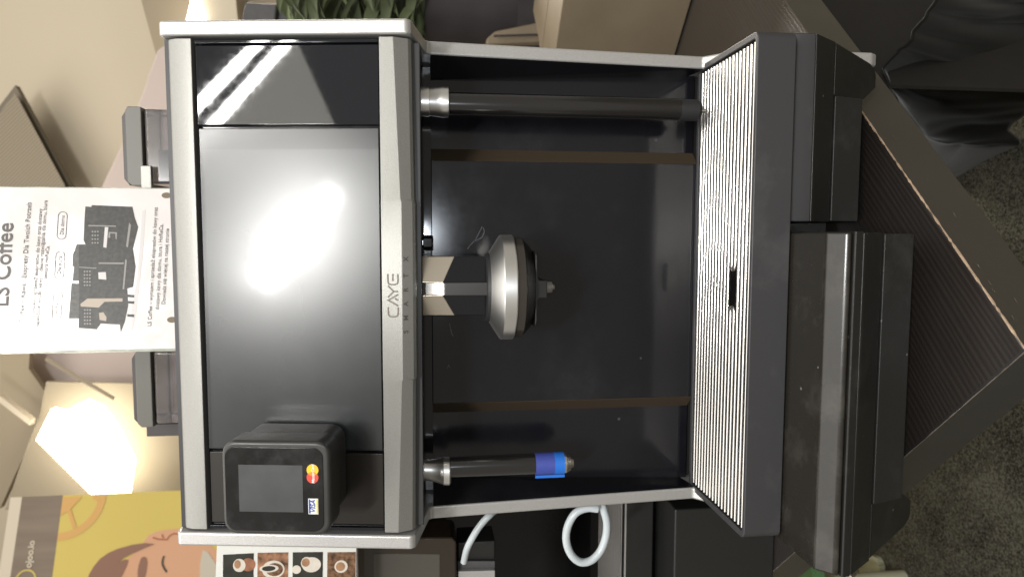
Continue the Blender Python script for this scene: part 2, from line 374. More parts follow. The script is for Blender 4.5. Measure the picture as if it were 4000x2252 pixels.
def text(name, s, F, u, v, size, m, parent=None, t=.0003, align='LEFT', width=None, bold=0., shear=0., rot=0., height=None):
    cu = bpy.data.curves.new(name, 'FONT'); cu.body = s; cu.size = size; cu.extrude = .0001; cu.align_x = align; cu.offset = bold; cu.shear = shear
    cu.resolution_u = 3
    tmp = bpy.data.objects.new(name+'_tmp', cu); col.objects.link(tmp)
    dg = bpy.context.evaluated_depsgraph_get(); me = bpy.data.meshes.new_from_object(tmp.evaluated_get(dg))
    col.objects.unlink(tmp); bpy.data.objects.remove(tmp)
    xs = [q.co.x for q in me.vertices]; ys = [q.co.y for q in me.vertices]
    k = width/(max(xs)-min(xs)) if width else 1.; ky = (height/(max(ys)-min(ys))) if height else k
    ca, sa = cos(rot), sin(rot); O = ORG[parent.name] if parent else Vector((0, 0, 0))
    for q in me.vertices:
        a, b = q.co.x*k, q.co.y*ky; a, b = a*ca-b*sa, a*sa+b*ca
        q.co = fpt(F, u+a, v+b, t+q.co.z)-O
    me.materials.clear(); me.materials.append(m)
    o = bpy.data.objects.new(name, me); col.objects.link(o); ORG[o.name] = O
    if parent: o.parent = parent
    return o

# ================================================================== SETTING
TZ = -.503; FZ = -1.24
gx = [(-4 + 8*i/40) for i in range(41)]
fl = box('floor', (-5, 5, -3, 2.62, FZ-.05, FZ), M['carpet']); fl['kind'] = 'structure'
wl = box('wall', (-3.2, 3.2, 2.62, 2.7, FZ, 3.6), M['wall']); wl['kind'] = 'structure'

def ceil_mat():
    m = perforated('self_lit_mesh', (.5, .48, .42), (.3, .29, .25), 18); nt = m.node_tree; b = nt.nodes['Principled BSDF']
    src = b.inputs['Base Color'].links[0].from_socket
    nt.links.new(src, b.inputs['Emission Color']); b.inputs['Emission Strength'].default_value = 7.5  # emission stands in for tube light falling on the mesh
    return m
cp = prism('ceiling_panel', [(.58, -2.70), (1.27, -3.42), (1.32, -3.62), (.86, -4.17), (.40, -3.72)], 2.03, 2.05, ceil_mat(), None, fn=lambda u, v_, t: (u, v_, t))
tag(cp, 'mesh ceiling panel, tube light put in as its own glow, mirrored in the black glass beside the bright tubes', 'ceiling panel')
# ------------------------------------------------------------------ table
C0 = Vector((-.0395, -.1468, TZ)); d1 = Vector((.713, .701, 0)).normalized(); d2 = Vector((-d1.y, d1.x, 0))
tb = thing('table', 'dark ridged wooden table with a worn chipped edge under the coffee machine', 'table', (C0.x, C0.y, FZ))
def T(u, v, z): return C0+d1*u+d2*v+Vector((0, 0, z))
LU, LV, TH = 1.5, 1.3, .055
g = .0015
obj('tabletop', [T(g, g, -TH), T(LU, g, -TH), T(LU, LV, -TH), T(g, LV, -TH), T(g, g, 0), T(LU, g, 0), T(LU, LV, 0), T(g, LV, 0)],
    [(0, 1, 2, 3), (7, 6, 5, 4), (0, 4, 5, 1), (1, 5, 6, 2), (2, 6, 7, 3), (3, 7, 4, 0)], M['wood'], tb)
obj('edge_banding', [T(0, 0, -TH), T(LU, 0, -TH), T(LU, g, -TH), T(0, g, -TH), T(0, 0, -.0008), T(LU, 0, -.0008), T(LU, g, .0002), T(0, g, .0002)],
    [(0, 1, 2, 3), (7, 6, 5, 4), (0, 4, 5, 1), (1, 5, 6, 2), (2, 6, 7, 3), (3, 7, 4, 0)], M['edge'], tb, label='worn brown edge strip')
obj('edge_banding', [T(-g*.6, g*.6, -TH), T(-g*.6, LV, -TH), T(g, LV, -TH), T(g, g*.6, -TH), T(-g*.6, g*.6, .0), T(-g*.6, LV, .0), T(g, LV, .0003), T(g, g*.6, .0003)],
    [(0, 1, 2, 3), (7, 6, 5, 4), (0, 4, 5, 1), (1, 5, 6, 2), (2, 6, 7, 3), (3, 7, 4, 0)], M['edgedark'], tb, label='dark edge strip')
# bare-wood wear along the top arrises (ragged slivers)
def wear(a0, a1, fn, n, wmax, seed):
    rnd = random.Random(seed); v = []; f = []; b = 0
    ws = []
    for i in range(n+1):
        ws.append(wmax*(.25+.75*rnd.random())*(1 if rnd.random() > .12 else .2))
    for i in range(n+1):
        a = a0+(a1-a0)*i/n
        v += [fn(a, 0, .0006), fn(a, ws[i], .0006), fn(a, 0, -ws[i]*.7)]
    for i in range(n):
        c, e = i*3, i*3+3
        f += [(c, e, e+1, c+1), (c, c+2, e+2, e)]
    return v, f
v, f = wear(.0, .34, lambda a, wd, z: T(a, wd-.0006, z), 90, .0018, 3); obj('worn_edge', v, f, M['chip'], tb)
v, f = wear(.0, .62, lambda a, wd, z: T(wd-.0015, a, z), 90, .0008, 5); obj('worn_edge', v, f, M['chipdark'], tb)
v = []; f = []; rnd = random.Random(11)
for i in range(34):
    a = .03+.45*rnd.random(); z = -.007-.016*rnd.random()**1.6; L_ = .0006+.0055*rnd.random()**3; h = .00015+.00045*rnd.random(); b = len(v)
    v += [T(a, -.0004, z), T(a+L_, -.0004, z-.001*rnd.random()), T(a+L_, -.0004, z+h), T(a, -.0004, z+h*1.4)]; f.append((b, b+1, b+2, b+3))
obj('scratches', v, f, M['chipdark'], tb, kind='stuff')
for u, vv in ((.08, .08), (1.42, .08), (.08, 1.22), (1.42, 1.22)):
    q = T(u, vv, 0); box('leg', (q.x-.03, q.x+.03, q.y-.03, q.y+.03, FZ, TZ-TH), M['edgedark'], tb)

# ------------------------------------------------------------------ black satin drape hanging under the table on the right
v = [T(a, b, z) for a in (.46, 1.46) for b in (.05, .055) for z in (FZ-TZ+.002, -TH-.0005)]
o = obj('table_skirt', v, boxv(0, 1, 0, 1, 0, 1)[1], M['dark2']); tag(o, 'flat dark skirt panel under the table edge, behind the draped cloth', 'table skirt')
def poly_at(P, s):
    k = min(int(s*(len(P)-1)), len(P)-2); f_ = s*(len(P)-1)-k; a, b, c, d = P[max(k-1, 0)], P[k], P[k+1], P[min(k+2, len(P)-1)]
    return .5*((2*b)+(c-a)*f_+(2*a-5*b+4*c-d)*f_*f_+(3*b-a-3*c+d)*f_**3)
TOPC = [at(x, y, Z=z) for x, y, z in ((3600, 600, -.66), (3520, 480, -.64), (3478, 370, -.63), (3478, 285, -.62), (3502, 200, -.62), (3545, 120, -.62), (3610, 35, -.63), (3660, -60, -.64), (3700, -170, -.65))]
HEMC = [at(x, y, Z=FZ+.006) for x, y in ((3700, 712), (3800, 650), (3900, 590), (4010, 512), (4120, 430), (4250, 330), (4400, 200), (4560, 40), (4750, -160))]
NX, NZ = 220, 60; v = []; f = []
for i in range(NX+1):
    s_ = i/NX; A, B_ = poly_at(TOPC, s_), poly_at(HEMC, s_)
    n_ = (B_-A).cross(poly_at(TOPC, min(1, s_+.02))-poly_at(TOPC, max(0, s_-.02))).normalized()
    if n_.y > 0: n_ = -n_
    for j in range(NZ+1):
        t = j/NZ; q = s_+.05*sin(3*t+1)-.10*t*t
        sag = .10*sin(pi*t)*(.4+.6*s_)
        fold = .030*sin(11*q+1.2*t)+.014*sin(23*q-2.2*t+.6)+.005*sin(53*q+5*t)+.0015*sin(110*q-7*t)
        fold *= .25+.75*min(1, t*2.2)
        v.append(A*(1-t)+B_*t+n_*(fold-.4*sag)+Vector((0, 0, -.02*(1-t)**4*0)))
for i in range(NX):
    for j in range(NZ):
        k = i*(NZ+1)+j; f.append((k, k+NZ+1, k+NZ+2, k+1))
dr = obj('draped_cloth', v, f, M['satincloth'], smooth=True, recalc=False); tag(dr, 'black satin cloth hanging in folds from under the table edge to the carpet', 'cloth')
dr.modifiers.new('thick', 'SOLIDIFY').thickness = .002

# ================================================================== THE COFFEE MACHINE
cm = thing('coffee_machine', 'silver and black coffee machine with a wide touch screen and chrome drip grille', 'coffee machine', (0, .2, TZ))
AL = math.atan(.0351/.226)
HF = frame((0, 0, 0), (1, 0, 0), (0, sin(AL), cos(AL)))     # plane of the head front, leaning back
TH_ = .0138
prof = [(.0351, .226), (0, 0), (.003, -.0045), (.0672, -.0172), (.0700, -.021), (.0915, -.3196), (.075, -.335), (.0545, -.345), (.0535, -.494), (.0585, -.5025), (.30, -.5025), (.30, -.49), (.42, -.33), (.42, .2285), (.0405, .2285)]
for s in (1, -1):
    a, b = (.25-TH_, .25) if s > 0 else (-.25, -.25+TH_)
    prism('side_panel', prof, a, b, M['silver'], cm, fn=YZ, bevel=.0034, seg=4, label='right silver side panel' if s > 0 else 'left silver side panel')
BX = .2345
box('top_cover', (-BX-.001, BX+.001, .045, .42, .205, .2262), M['lip'], cm)
box('rear_body', (-BX, BX, .13, .41, -.495, .205), M['nbr2'], cm)
box('head_body', (-BX, BX, .045, .13, .002, .205), M['lip'], cm)
# upper bezel
def headbar(name, sections, m, lbl=None, bevel=.0008):
    """sections: list of (x, [(h, d), ...]); closed lofted bar in the head frame"""
    n = len(sections[0][1]); v = []; f = []
    for x, pr in sections: v += [fpt(HF, x, h, d) for h, d in pr]
    for j in range(len(sections)-1):
        for i in range(n): f.append((j*n+i, j*n+(i+1) % n, (j+1)*n+(i+1) % n, (j+1)*n+i))
    f += [tuple(range(n)), tuple(range((len(sections)-1)*n, len(sections)*n))]
    return obj(name, v, f, m, cm, bevel=bevel, seg=2, label=lbl)
tp = [(.2015, -.03), (.2015, -.0028), (.2160, -.0028), (.2235, -.0055), (.2265, -.0095), (.2265, -.03)]
headbar('upper_bezel', [(-BX, tp), (BX, tp)], M['bezel'])
# lower bezel: raised faceted centre
def lb(p1h, p1d, p2h, p2d): return [(.0262, -.03), (.0262, -.0028), (p1h, p1d), (p2h, p2d), (p2h-.0022, p2d-.0035), (p2h-.003, -.03)]
def lbc(p1h, p2h): return [(.0262, -.03), (.0262, -.0022), (p1h, -.0018), (p2h, -.0070), (p2h-.0022, -.0105), (p2h-.003, -.03)]
L0 = lb(.0130, -.0028, .0005, -.0095); L1 = lb(.0078, -.0028, -.0015, -.0080); L2 = lbc(.0066, -.0026)
headbar('lower_bezel', [(-BX, L0), (-.0865, L1), (-.0835, L2), (.0835, L2), (.0865, L1), (BX, L0)], M['bezel'], bevel=.0005)
box('head_underside', (-BX+.001, BX-.001, .018, .13, -.0118, -.0035), M['lip'], cm, bevel=.001)
box('recess_lintel', (-BX+.001, BX-.001, .112, .128, -.0217, -.0118), M['gloss'], cm)
# lettering on the lower bezel
W0 = frame(fpt(HF, 0, 0, 0), HF[1], (fpt(HF, 0, .0262, -.0022)-fpt(HF, 0, .0066, -.0018)))
W0 = frame(fpt(HF, 0, .0066, -.0018), W0[1], W0[2])
def q0(x, y): return fpx(W0, x, y, .0)
u0, vtop = q0(1514, 1237); u1, vbot = q0(1557, 1069); H_ = vtop-vbot; Wd = u1-u0
def arc(cx, cy, r, a0, a1, n=8): return [(cx+r*cos(radians(a0+(a1-a0)*i/n)), cy+r*sin(radians(a0+(a1-a0)*i/n))) for i in range(n+1)]
H_ = abs(H_); st = H_*.13; hb = H_-st
def L_(x, y): return (u0+x*H_, min(vtop, vbot)+st/2+y*hb)
r_ = .3
cC = [L_(.86, 1)]+[L_(r_+r_*cos(radians(a))+.02, 1-r_+r_*sin(radians(a))) for a in (90, 120, 150, 180)]+[L_(r_+r_*cos(radians(a))+.02, r_+r_*sin(radians(a))) for a in (180, 210, 240, 270)]+[L_(.86, 0)]
cA = [[L_(.94, 0), L_(1.5, 1.0), L_(1.78, .5)], [L_(1.56, .08), L_(1.80, .0), L_(2.04, .0)], [L_(1.34, .36), L_(1.60, .36), L_(1.98, 0)]]
cA = [[L_(.98, 0), L_(1.46, 1.0), L_(1.95, 0)], [L_(1.44, .0), L_(1.62, .33)]]
cY = [[L_(1.72, 1), L_(2.22, .42), L_(2.72, 1)], [L_(2.22, .42), L_(2.22, 0)]]
ox = 2.80
cE = [[L_(ox+.95, 1), L_(ox+.3, 1)]+[L_(ox+.3+.28*cos(radians(a)), .72+.28*sin(radians(a))) for a in (120, 150, 180)]+[L_(ox+.3+.28*cos(radians(a)), .28+.28*sin(radians(a))) for a in (180, 210, 240, 270)]+[L_(ox+.95, 0)], [L_(ox+.32, .5), L_(ox+.95, .5)]]
scl = Wd/((ox+.95)*H_)
def sq(pl): return [(u0+(p[0]-u0)*scl, p[1]) for p in pl]
strokes('logo_lettering', [sq(cC)]+[sq(p) for p in cA+cY+cE], st*.95, W0, .0001, .0004, M['logo'], cm)
W1 = frame(fpt(HF, 0, -.0026, -.0070), HF[1], (fpt(HF, 0, .0066, -.0018)-fpt(HF, 0, -.0026, -.0070)))
for ch, y in zip('SMARTX', (1295, 1240, 1186, 1131, 1076, 1011)):
    u, vv = fpx(W1, 1594, y, 0); text('model_lettering', ch, W1, u, vv, .0066, M['ink'], cm, t=.0002, align='CENTER', bold=.00012)
# the three front panes
def pane(name, x0, x1, h0, h1, d, m, lbl=None, bevel=.0008):
    return plate(name, [(x0, h0), (x1, h0), (x1, h1), (x0, h1)], HF, d-.004, d, m, cm, bevel=bevel, label=lbl)
box_bk = plate('front_backing', [(-BX, .02), (BX, .02), (BX, .205), (-BX, .205)], HF, -.03, -.0125, M['gloss'], cm)
pane('glass_panel', .1555, .2285, .0278, .1995, -.0060, M['glass'], 'mirror-black glass panel on the right')
sp = pane('touch_screen', -.1545, .1525, .0278, .1985, -.0055, M['screen'], 'wide matte touch screen')
plate('screen_film', [(-.1530, .0284), (.1330, .0284), (.1330, .1945), (-.1530, .1945)], HF, -.0054, -.0052, M['screenin'], sp)
pane('side_panel_left', -.2285, -.1575, .0278, .1985, -.0065, M['panelblk'], 'plain brown-black panel beside the screen').name = 'service_panel'
for x in (.2300, -.2335):
    pane('trim_strip', x, x+.0030, .0278, .1995, -.0045, M['glass'], bevel=.0006)
# recess: outer back panels, bevels and proud centre panel, slanted cheeks
def quadbox(name, q, th, m, lbl=None):
    q = [Vector(p) for p in q]; n = (q[1]-q[0]).cross(q[2]-q[0]).normalized()
    if n.y > 0: n = -n
    v = q+[p-n*th for p in q]
    return obj(name, v, [(0, 1, 2, 3), (7, 6, 5, 4), (0, 4, 5, 1), (1, 5, 6, 2), (2, 6, 7, 3), (3, 7, 4, 0)], m, cm, label=lbl)
zt, zb = -.0215, -.3235; YO, YC = .1250, .1095; XI, XO = .1345, .1485
for s in (1, -1):
    quadbox('outer_back_panel', [(s*XO, YO, zt), (s*.2226, YO, zt), (s*.2365, YO, zb), (s*XO, YO, zb)], .004, M['back'])
    quadbox('groove_bevel', [(s*XI, YC, zt), (s*XO, YO, zt), (s*XO, YO, zb), (s*XI, YC, zb)], .003, M['bronze'])
    quadbox('cheek', [(s*.2226, YO, zt), (s*.2362, .0715, zt), (s*.2362, .093, zb), (s*.2365, YO, zb)], .001, M['back'])
box('centre_back_panel', (-XI, XI, YC, YC+.02, zb, zt), M['back'], cm, bevel=.001)
BKF = frame((0, YC-.0004, 0), (1, 0, 0), (0, 0, 1))
M['smear'] = mat('dried_smear', (.055, .058, .07), .35, vary=(260, .6, 4))
for p_ in (((1826, 972), (1838, 955), (1856, 938), (1868, 915), (1884, 884)), ((1852, 942), (1866, 936), (1884, 926), (1892, 905), (1888, 888)), ((1756, 1262), (1764, 1300), (1770, 1312)), ((1745, 1440), (1752, 1425), (1758, 1436))):
    strokes('smear', [[fpx(BKF, x, y) for x, y in p_]], .0010, BKF, 0, .0002, M['smear'], cm)
lathe('hex_knob', [(.0075, -.0215), (.0078, -.014), (.0045, -.013), (.0045, -.0118)], (.0455, .052, 0), M['gloss'], cm, n=6, autosmooth=10)
# ------------------------------------------------------------------ central coffee spout
sp0 = thing('tmp', '', '', (0, 0, 0)); bpy.data.objects.remove(sp0)
spout = obj('coffee_spout', *boxv(-.022, .026, .03, .112, -.076, -.0120), M['gloss'], cm, bevel=.002)
cx, cy = .0015, .030
# arm: black lower, bright upper facets put the chrome's reflection into colour; proud centre strip
def hexa(name, q, dy, m, **k):
    q = [Vector(p) for p in q]; v = q+[Vector((p.x, dy, p.z)) for p in q]
    return obj(name, v, [(0, 1, 2, 3), (7, 6, 5, 4), (0, 4, 5, 1), (1, 5, 6, 2), (2, 6, 7, 3), (3, 7, 4, 0)], m, spout, bevel=.0008, **k)
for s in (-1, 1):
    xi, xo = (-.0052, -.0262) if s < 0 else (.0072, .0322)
    hexa('arm_dark_reflection', [(xi, .0170, -.0310), (xo, .0300, -.0430), (xo, .0300, -.0770), (xi, .0170, -.0770)], .06, M['gloss'])
    hexa('arm_bright_reflection', [(xi, .0200, -.0119), (xo, .0330, -.0119), (xo, .0292, -.0440), (xi, .0162, -.0322)], .0595, M['armreflect'])
hexa('arm_strip', [(-.0052, .0275, -.0119), (.0072, .0275, -.0119), (.0072, .0153, -.0335), (-.0052, .0153, -.0335)], .058, M['satin'])
hexa('arm_strip', [(-.0054, .0152, -.0336), (.0074, .0152, -.0336), (.0076, .0150, -.0772), (-.0056, .0150, -.0772)], .0585, M['stripreflect'])  # strip part that carries the dark reflection as colour
R0 = .0520
lathe('spout_collar', [(.0335, -.0745), (.0345, -.0775), (.0335, -.0785)], (cx, cy, 0), M['rubber'], spout)
lathe('spout_ring', [(.0345, -.0775), (R0-.001, -.0880), (R0, -.0890), (R0, -.1000), (R0-.0008, -.1010), (R0-.004, -.1012)], (cx, cy, 0), M['satin'], spout, n=64)
lathe('clear_band', [(R0-.002, -.1010), (R0-.0018, -.1090), (R0-.006, -.1092)], (cx, cy, 0), M['smoke'], spout, n=64)
lathe('spout_underside', [(R0-.0035, -.1085), (R0-.003, -.1098), (.0405, -.1180), (.038, -.1190)], (cx, cy, 0), M['module'], spout, n=64)
pts = [(-.037, -.1175), (-.030, -.1195), (-.012, -.1200), (-.0085, -.1215), (-.0085, -.1290), (.0085, -.1290), (.0085, -.1215), (.012, -.1200), (.030, -.1195), (.037, -.1175)]
prism('nozzle_bracket', pts, -.002, .048, M['module'], spout, fn=lambda u, vv, t: (cx+u, t, vv-.0022), bevel=.0008)
lathe('nozzle', [(.0068, -.1290), (.0068, -.1395), (.0058, -.1405), (.003, -.1407), (.003, -.1425)], (cx+.0004, .023, 0), M['nozzle'], spout, n=28)
# ------------------------------------------------------------------ steam wand (right)
wx, wy = .1870, .066
stw = lathe('steam_wand', [(.0112, -.040), (.0112, -.040-.2440)], (wx, wy, 0), M['tube'], cm, n=40)
lathe('wand_collar', [(.0143, -.0090), (.0146, -.0200), (.0138, -.0205), (.0150, -.0315), (.0153, -.0330), (.0150, -.0395), (.0125, -.0405)], (wx+.0012, wy, 0), M['satin'], stw, n=40)
lathe('wand_tip', [(.0114, -.2835), (.0114, -.3030), (.0095, -.3065), (.006, -.3075)], (wx-.0008, wy, 0), M['rubber'], stw, n=40)
lathe('wand_nozzle', [(.0024, -.307), (.0024, -.3128), (.0018, -.3138)], (wx-.001, wy, 0), M['chrome'], stw, n=16)
# hot-water wand (left)
hx, hy = -.1925, .066
htw = lathe('hot_water_wand', [(.0112, -.0395), (.0112, -.1370)], (hx, hy, 0), M['tube'], cm, n=40, label='short hot-water wand wrapped in blue tape')
lathe('wand_collar', [(.0108, -.0085), (.0112, -.0200), (.0140, -.0315), (.0147, -.0325), (.0147, -.0385), (.0125, -.0400)], (hx-.0005, hy, 0), M['satin'], htw, n=40, shear=(.10, 0))
lathe('tape', [(.0117, -.1305), (.0117, -.1512)], (hx, hy, 0), M['tape1'], htw, n=40, label='dark blue tape')
lathe('tape', [(.0118, -.1510), (.0118, -.1618)], (hx, hy, 0), M['tape2'], htw, n=40, label='bright blue tape')
box('tape_tail', (hx-.0142, hx-.0112, hy-.005, hy-.0044, -.1625, -.1305), M['tape2'], htw)
lathe('wand_tip', [(.0110, -.1615), (.0112, -.1640), (.0088, -.1690), (.0060, -.1695), (.0056, -.1725), (.003, -.1730)], (hx, hy, 0), M['chrome'], htw, n=40)
# ------------------------------------------------------------------ drip tray and chrome grille
TT, TB = -.3211, -.3590
def ringmesh(outer, inner, z0, z1, name, m, parent, **k):
    n = len(outer); v = [(p[0], p[1], z) for z in (z0, z1) for p in outer]+[(p[0], p[1], z) for z in (z0, z1) for p in inner]
    f = []
    for i in range(n):
        j = (i+1) % n
        f += [(i, j, n+j, n+i), (2*n+i, 3*n+i, 3*n+j, 2*n+j), (n+i, n+j, 3*n+j, 3*n+i), (i, 2*n+i, 2*n+j, j)]
    return obj(name, v, f, m, parent, **k)
outer = rrect(-.242, .242, -.0335, .1090, .008, 5)
inner = rrect(-.2352, .2352, -.0282, .1030, .003, 5)
tray = ringmesh(outer, inner, TB, TT, 'drip_tray', M['plastic'], cm, bevel=.0012, seg=3)
box('tray_floor', (-.236, .236, -.029, .105, TB+.002, TB+.006), M['nbr2'], tray)
def cyl(r, length, n=10):
    v = []; f = []
    for x in (-length/2, length/2):
        for i in range(n): a = 2*pi*i/n; v.append((x, r*cos(a), r*sin(a)))
    for i in range(n): f.append((i, (i+1) % n, n+(i+1) % n, n+i))
    f += [tuple(range(n)), tuple(range(n, 2*n))]
    me = bpy.data.meshes.new('bar'); me.from_pydata(v, [], f)
    bm = bmesh.new(); bm.from_mesh(me); bmesh.ops.recalc_face_normals(bm, faces=bm.faces); bm.to_mesh(me); bm.free()
    me.polygons.foreach_set('use_smooth', [len(p.vertices) == 4 for p in me.polygons]); me.set_sharp_from_angle(angle=radians(40)); me.materials.append(M['chrome']); return me
full = cyl(.0021, .4655, 24); half = cyl(.0021, .4655/2-.0235, 24)
O = ORG[tray.name]
def bar(me, p):
    o = bpy.data.objects.new('bar', me); col.objects.link(o); o.parent = tray; o.location = Vector(p)-O; return o
NB = 17; ys = [.0985-(.0985+.0250)*i/(NB-1) for i in range(NB)]; BZ = TT-.0026
for i, y in enumerate(ys):
    if i in (11, 12):
        for s in (1, -1): bar(half, (s*(.4655/4+.0235/2), y, BZ))
    else: bar(full, (0, y, BZ))
for s in (1, -1):
    ym = (ys[11]+ys[12])/2; rr = (ys[11]-ys[12])/2
    tube('bar_bend', [(s*(.0235-.0045*sin(pi*i/12)), ym+rr*cos(pi*i/12), BZ) for i in range(13)], .0021, M['chrome'], tray, n=10)
for X in (-.105, .058):
    tube('cross_wire', [(X+.006, ys[0]+.002, BZ-.0042), (X-.006, ys[-1]-.001, BZ-.0042)], .0019, M['chrome'], tray, n=10)
# ------------------------------------------------------------------ base modules below the tray
SL = lambda z, s: -.0195+(-.387-z)*(.0775/.116)+s
def module(xa, xb, s, outx, mirror):
    """xa/xb: inner and outer ends; s: shift towards us; mirror: -1 for the left one"""
    nm = 'grounds_drawer' if mirror < 0 else 'base_module'
    e = [(.10, -.387), (SL(-.388, s), -.3875), (SL(-.42, s), -.420), (SL(-.42, s)+.012, -.4565), (SL(-.42, s)+.03, -.468), (.10, -.468)]
    a, b = sorted((xa, xb))
    up = [(.10, -.3862), (SL(-.388, s)-.001, -.3862), (SL(-.388, s)-.001, -.3882), (SL(-.42, s), -.4200), (SL(-.42, s)+.01, -.421), (.10, -.421)]
    body = prism(nm, up, a, b, M['module'], cm, fn=YZ, bevel=.0016, seg=3, label='pulled-out black drawer' if mirror < 0 else None)
    x1 = .192*mirror; c, d = sorted((xa+.001*(1 if mirror > 0 else -1), x1))
    low = [(.10, -.4211), (SL(-.42, s)-.0012, -.4211), (SL(-.42, s)+.010, -.4575), (SL(-.42, s)+.03, -.468), (.10, -.468)]
    prism('lower_front', low, c, d, M['modlow'], body, fn=YZ, bevel=.0012, seg=3)
    # sloping foot at the outer end
    P = [(.192, -.4211), (.2445, -.4211), (.2375, -.4900), (.2330, -.5000), (.2275, -.5030), (.2140, -.5030), (.1985, -.4800), (.192, -.468)]
    n = len(P); v = [(x*mirror*outx, SL(z, s)+.0004, z) for x, z in P]+[(x*mirror*outx, .12, z) for x, z in P]
    ff = [tuple(range(n)), tuple(range(2*n-1, n-1, -1))]+[(i, (i+1) % n, n+(i+1) % n, n+i) for i in range(n)]
    obj('foot', v, ff, M['module'], body, bevel=.0016, seg=2)
    return body
m1 = module(.0668, .2445, 0, 1., 1)
m2 = module(.0560, -.2455, -.0835, 1.0, -1)
prism('module_cover', [(.10, -.3600), (-.012, -.3600), (-.0185, -.3625), (-.0215, -.3690), (-.0220, -.3855), (.10, -.3855)], .0668, .2445, M['plastic'], m1, fn=YZ, bevel=.0018, seg=4)
prism('drawer_lid', [(.03, -.3606), (-.0900, -.3606), (-.1020, -.3722), (-.1032, -.3765), (.03, -.3765)], -.2462, .0562, M['lid'], m2, fn=YZ, bevel=.0028, seg=5)
prism('drawer_rim', [(.03, -.3777), (-.1040, -.3777), (-.1048, -.3788), (-.1040, -.3860), (.03, -.3860)], -.2468, .0568, M['module'], m2, fn=YZ, bevel=.0010, seg=3)
box('centre_foot', (-.02, .05, .14, .25, TZ, -.468), M['module'], cm)
# ------------------------------------------------------------------ bean hoppers on the top
def hopper(x0, x1, lbl, back=.34):
    g0 = .30
    b = prism('bean_hopper', [(x0+.004, .224), (x1-.004, .224), (x1-.001, .3475), (x0+.001, .3475)], g0+.004, back+.05, M['hopper'], cm, fn=lambda u, v_, t: (u, t, v_), bevel=.004, seg=3, label=lbl)
    prism('hopper_lid', [(x0-.0015, .3490), (x1+.0005, .3490), (x1+.0005, .3660), (x1-.005, .3690), (x0+.004, .3690), (x0-.0015, .3640)], g0, back+.06, M['hoplid'], b, fn=lambda u, v_, t: (u, t, v_), bevel=.0012)
    prism('lid_top', [(x0-.001, .3693), (x1+.0, .3693), (x1-.0115, .3765), (x0+.008, .3765)], g0+.008, back+.05, M['hoplid2'], b, fn=lambda u, v_, t: (u, t, v_), bevel=.001)
    return b
h1 = hopper(.118, .2175, 'smoky bean hopper right of the sign')
box('hopper_divider', (.122, .165, .32, .34, .226, .335), M['hopin'], h1)
box('hopper_latch', (.1085, .1420, .292, .2985, .3365, .3495), M['bezel'], h1, bevel=.001)
h2 = hopper(-.2015, -.100, 'smoky bean hopper left of the sign')
box('hopper_divider', (-.175, -.106, .32, .335, .226, .32), M['hopin'], h2)
h3 = box('hopper_bracket', (-.2270, -.2095, .34, .40, .222, .374), M['hoplid2'], cm, bevel=.001)

# ================================================================== payment terminal
pt = thing('payment_terminal', 'square black card payment terminal mounted on the left of the machine front', 'payment terminal', tuple(fpt(HF, -.169, .07, 0)))
TF = HF
D = .0600
def tuv(x, y, off): return fpx(TF, x, y, off)
a1_ = tuv(866, 1716, D); a2_ = tuv(1288, 2094, D)
X1, X0 = tuv(1080, 1722, D)[0], tuv(1080, 2088, D)[0]; H1, H0 = tuv(868, 1900, D)[1], tuv(1290, 1900, D)[1]
plate('rear_housing', rrect(X0+.0035, X1-.001, H0+.003, H1-.004, .013), TF, -.001, .0300, M['term'], pt, bevel=.0015, seg=3)
plate('housing', rrect(X0, X1, H0, H1, .0125, 8), TF, .0302, D, M['term'], pt, bevel=.0032, seg=5)
bz = [tuv(x, y, D) for x, y in ((1080, 1745), (1080, 2072), (880, 1900), (1264, 1900))]
gl = plate('glass_front', rrect(bz[1][0], bz[0][0], bz[3][1], bz[2][1], .0095, 8), TF, D-.001, D+.0006, M['termglass'], pt, bevel=.0005)
s0 = tuv(932, 1812, D); s1 = tuv(1186, 1998, D)
plate('display', [(s1[0], s1[1]), (s0[0], s1[1]), (s0[0], s0[1]), (s1[0], s0[1])], TF, D+.0006, D+.0008, M['lcd'], pt)
t0 = D+.0006
c1 = tuv(1221, 1834, t0); c2 = tuv(1221, 1863, t0); rr = (tuv(1221, 1812, t0)[0]-tuv(1221, 1857, t0)[0])/2
stk = plate('card_sticker', disc(c2[0], c2[1], rr), TF, t0, t0+.00025, M['red'], pt, label='red and amber double-circle sticker')
plate('amber_circle', disc(c1[0], c1[1], rr), TF, t0, t0+.0003, M['amber'], stk)
dd = (c1[0]-c2[0])/2; an = math.degrees(math.acos(dd/rr)); mx = (c1[0]+c2[0])/2
lens = [(c2[0]+rr*cos(radians(-an+2*an*i/12)), c2[1]+rr*sin(radians(-an+2*an*i/12))) for i in range(13)]+[(c1[0]+rr*cos(radians(180-an+2*an*i/12)), c1[1]+rr*sin(radians(180-an+2*an*i/12))) for i in range(1, 12)]
plate('overlap', lens, TF, t0, t0+.00035, M['orange'], stk)
text('lettering', 'MasterCard', TF, mx, c1[1]-.0016, .0044, M['white'], stk, t=t0+.0005, align='CENTER', width=rr*3.3, bold=.00005, shear=.2)
v1, v2 = tuv(1204, 1945, t0), tuv(1244, 2006, t0)
vs = plate('card_sticker', [(v2[0], v2[1]), (v1[0], v2[1]), (v1[0], v1[1]), (v2[0], v1[1])], TF, t0, t0+.0003, M['white'], pt, label='white sticker with blue and yellow bars')
hh = v1[1]-v2[1]
for nm, ya, yb, mm in (('blue_bar', .78, .94, 'navy'), ('yellow_bar', .04, .17, 'amber')):
    plate(nm, [(v2[0]+.0006, v2[1]+hh*ya), (v1[0]-.0006, v2[1]+hh*ya), (v1[0]-.0006, v2[1]+hh*yb), (v2[0]+.0006, v2[1]+hh*yb)], TF, t0+.0003, t0+.0005, M[mm], vs)
